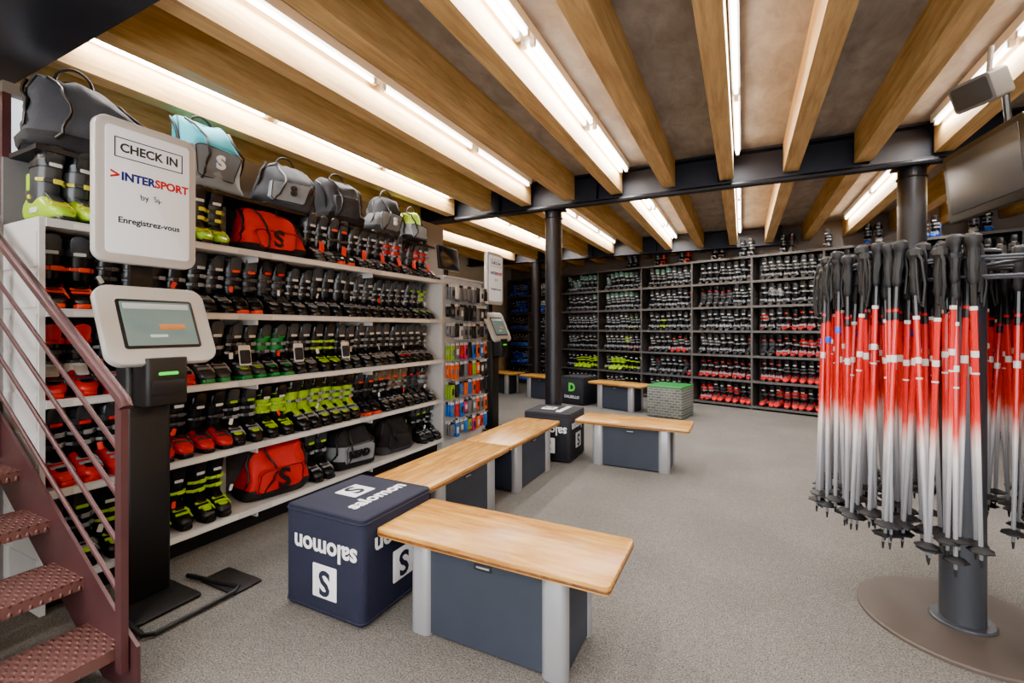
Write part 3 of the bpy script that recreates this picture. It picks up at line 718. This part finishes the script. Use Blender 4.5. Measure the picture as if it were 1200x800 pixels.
# ------------------------------------------------------------------ ski pole stand
CX, CY = .93, 2.90
M_pole = pole_shaft_mat('ski_pole_shaft')
M_grip = mat('ski_pole_grip_rubber', (16, 16, 19), .6)
b = MB(); n = 40
def disc(r, z0, z1, mi, cx=CX, cy=CY, bev=.006, n=48):
    b.loft([[(cx+rr*math.cos(2*math.pi*i/n), cy+rr*math.sin(2*math.pi*i/n), z) for i in range(n)] for z, rr in ((z0, r), (z1-bev, r), (z1, r-bev))], mi)
disc(.40, 0, .018, 1); disc(.12, .018, .03, 0); disc(.083, .03, 1.74, 0); disc(.13, 1.74, 1.755, 0)
for R, z in ((.50, 1.675), (.40, 1.675), (.50, 1.60), (.40, 1.60)):
    b.tube([(CX+R*math.cos(2*math.pi*i/48), CY+R*math.sin(2*math.pi*i/48), z) for i in range(48)], .007, 0, 6, True)
for i in range(8):
    a = math.pi*i/4+.2; b.tube([(CX+.08*math.cos(a), CY+.08*math.sin(a), 1.675), (CX+.51*math.cos(a), CY+.51*math.sin(a), 1.675)], .009, 0, 6)
    b.tube([(CX+.50*math.cos(a), CY+.50*math.sin(a), 1.60), (CX+.50*math.cos(a), CY+.50*math.sin(a), 1.675)], .006, 0, 6)
b.obj('ski_pole_stand', [mat('stand_post_paint', (66, 69, 76), .4, .4), mat('stand_base_paint', (80, 70, 64), .6, .2, var=(5, .1))])
def pole_mesh(var):
    b = MB()
    b.tube([(0, 0, 0), (0, 0, .03)], [.003, .006], 1, 8)
    b.tube([(0, 0, .03), (0, 0, .10), (0, 0, .6), (0, 0, 1.10)], [.006, .0075, .0098, .0112], 0, 8)
    n = 14; R = .042
    ring = lambda z, r: [((r*(1 if i % 2 else .86))*math.cos(2*math.pi*i/n), (r*(1 if i % 2 else .86))*math.sin(2*math.pi*i/n), z) for i in range(n)]
    b.loft([ring(.055, .014), ring(.062, R), ring(.067, R), ring(.082, .013)], 1)
    b.tube([(0, 0, 1.08), (0, 0, 1.10), (0, 0, 1.14), (.003, 0, 1.17), (.004, 0, 1.20), (.004, 0, 1.23), (.006, 0, 1.245), (.006, 0, 1.265), (.004, 0, 1.275)],
           [.012, .019, .016, .020, .016, .020, .028, .026, .014], 1, 10)
    b.tube([(.02, 0, 1.26), (.040, .01, 1.22), (.046, .015, 1.12), (.034, .01, 1.03), (.028, 0, 1.05), (.030, -.005, 1.15), (.018, 0, 1.25)], .0055, 1, 6)
    band = lambda z0, z1, r, mi: b.loft([[(rr*math.cos(2*math.pi*i/8), rr*math.sin(2*math.pi*i/8), z) for i in range(8)] for z, rr in ((z0, r-.0004), (z0+.002, r), (z1-.002, r), (z1, r-.0004))], mi)
    if var == 0: band(.735, .742, .0115, 2); band(.80, .825, .0117, 2); band(.98, .995, .0119, 2)
    if var == 1: band(.76, .79, .0117, 2); band(.94, .975, .0119, 3)
    if var == 2: band(.88, .91, .0119, 3)
    return b.mesh('ski_pole_mesh', [M_pole, M_grip, BC['white'], [BC['black'], BC['black'], BC['blue']][var]])
pms = [pole_mesh(i) for i in range(3)]
root3 = empty('hanging_ski_poles'); k = 0
for R, sp in ((.545, .046), (.48, .052), (.41, .060), (.34, .070), (.26, .09)):
    nn = int(2*math.pi*R/sp)
    for i in range(nn):
        a = 360*i/nn+random.uniform(-3, 3)
        if (8 < a < 41): continue
        th = math.radians(296.6-a); k += 1; q = R+random.uniform(-.015, .015)
        zt = 1.75+random.uniform(-.05, .035)          # pivot at the handle so the tips fan out
        M = TR(CX+q*math.cos(th), CY+q*math.sin(th), zt) @ RX(random.uniform(-2.6, 2.6)) @ RY(random.uniform(-2.6, 2.6)) @ RZ(random.uniform(0, 360)) @ TR(0, 0, -1.275)
        place('ski_pole_%d' % k, pms[random.choice([0, 0, 1, 1, 2])], root3, M)

# ------------------------------------------------------------------ television, speaker
e = empty('wall_television', TR(1.33, 3.80, 2.335) @ RZ(189) @ RY(5)); b = MB()
b.rbox(FX, .74, .46, .05, .015, .008, 0, 4); b.rbox(TR(.026, 0, .008) @ FX, .655, .365, .004, .004, .001, 1, 2); b.rbox(TR(-.045, 0, 0) @ FX, .5, .3, .05, .02, .01, 0, 4)
b.tube([(-.07, 0, 0), (-.13, 0, .05), (-.13, 0, .515)], .018, 0, 8)
b.obj('television_body', [M_black, mat('tv_screen_glass', (50, 52, 58), .35)], e)
e = empty('ceiling_speaker', TR(1.13, 3.30, 2.66) @ RZ(215) @ RY(24)); b = MB()
b.rbox(FX, .20, .15, .13, .02, .01, 0, 4); b.rbox(TR(.066, 0, 0) @ FX, .17, .12, .006, .015, .002, 1, 4)
b.tube([(-.05, 0, .0), (-.16, 0, .19)], .012, 0, 8)
b.obj('speaker_box', [mat('speaker_shell', (104, 99, 94), .5), mat('speaker_grille', (60, 58, 56), .8, bump=(400, .6))], e)

# ------------------------------------------------------------------ lights, world, camera
l = bpy.data.lights.new('front_fill_light', 'AREA'); l.shape = 'RECTANGLE'; l.size = 5.8; l.size_y = 2.4; l.energy = 260; l.color = (.96, .98, 1.0)  # added fill lamp behind the camera, evens out the room light
lo = place('front_fill_light', l, None, TR(0, YF+.05, 1.55) @ RX(90)); 
w = bpy.data.worlds.new('World'); scene.world = w; w.use_nodes = True
w.node_tree.nodes['Background'].inputs[0].default_value = (.85, .92, 1, 1); w.node_tree.nodes['Background'].inputs[1].default_value = .8
cam = bpy.data.cameras.new('camera'); cam.lens = 16.2; cam.sensor_width = 36; cam.shift_y = -16/1200; cam.clip_start = .02
co = place('camera', cam, None, TR(0, 0, 1.4) @ RZ(26.565) @ RX(90)); scene.camera = co
scene.view_settings.view_transform = 'AgX'
for lk in ('AgX - Punchy', 'Punchy', 'AgX - Medium High Contrast'):
    try:
        scene.view_settings.look = lk; break
    except Exception: pass
scene.view_settings.exposure = .98
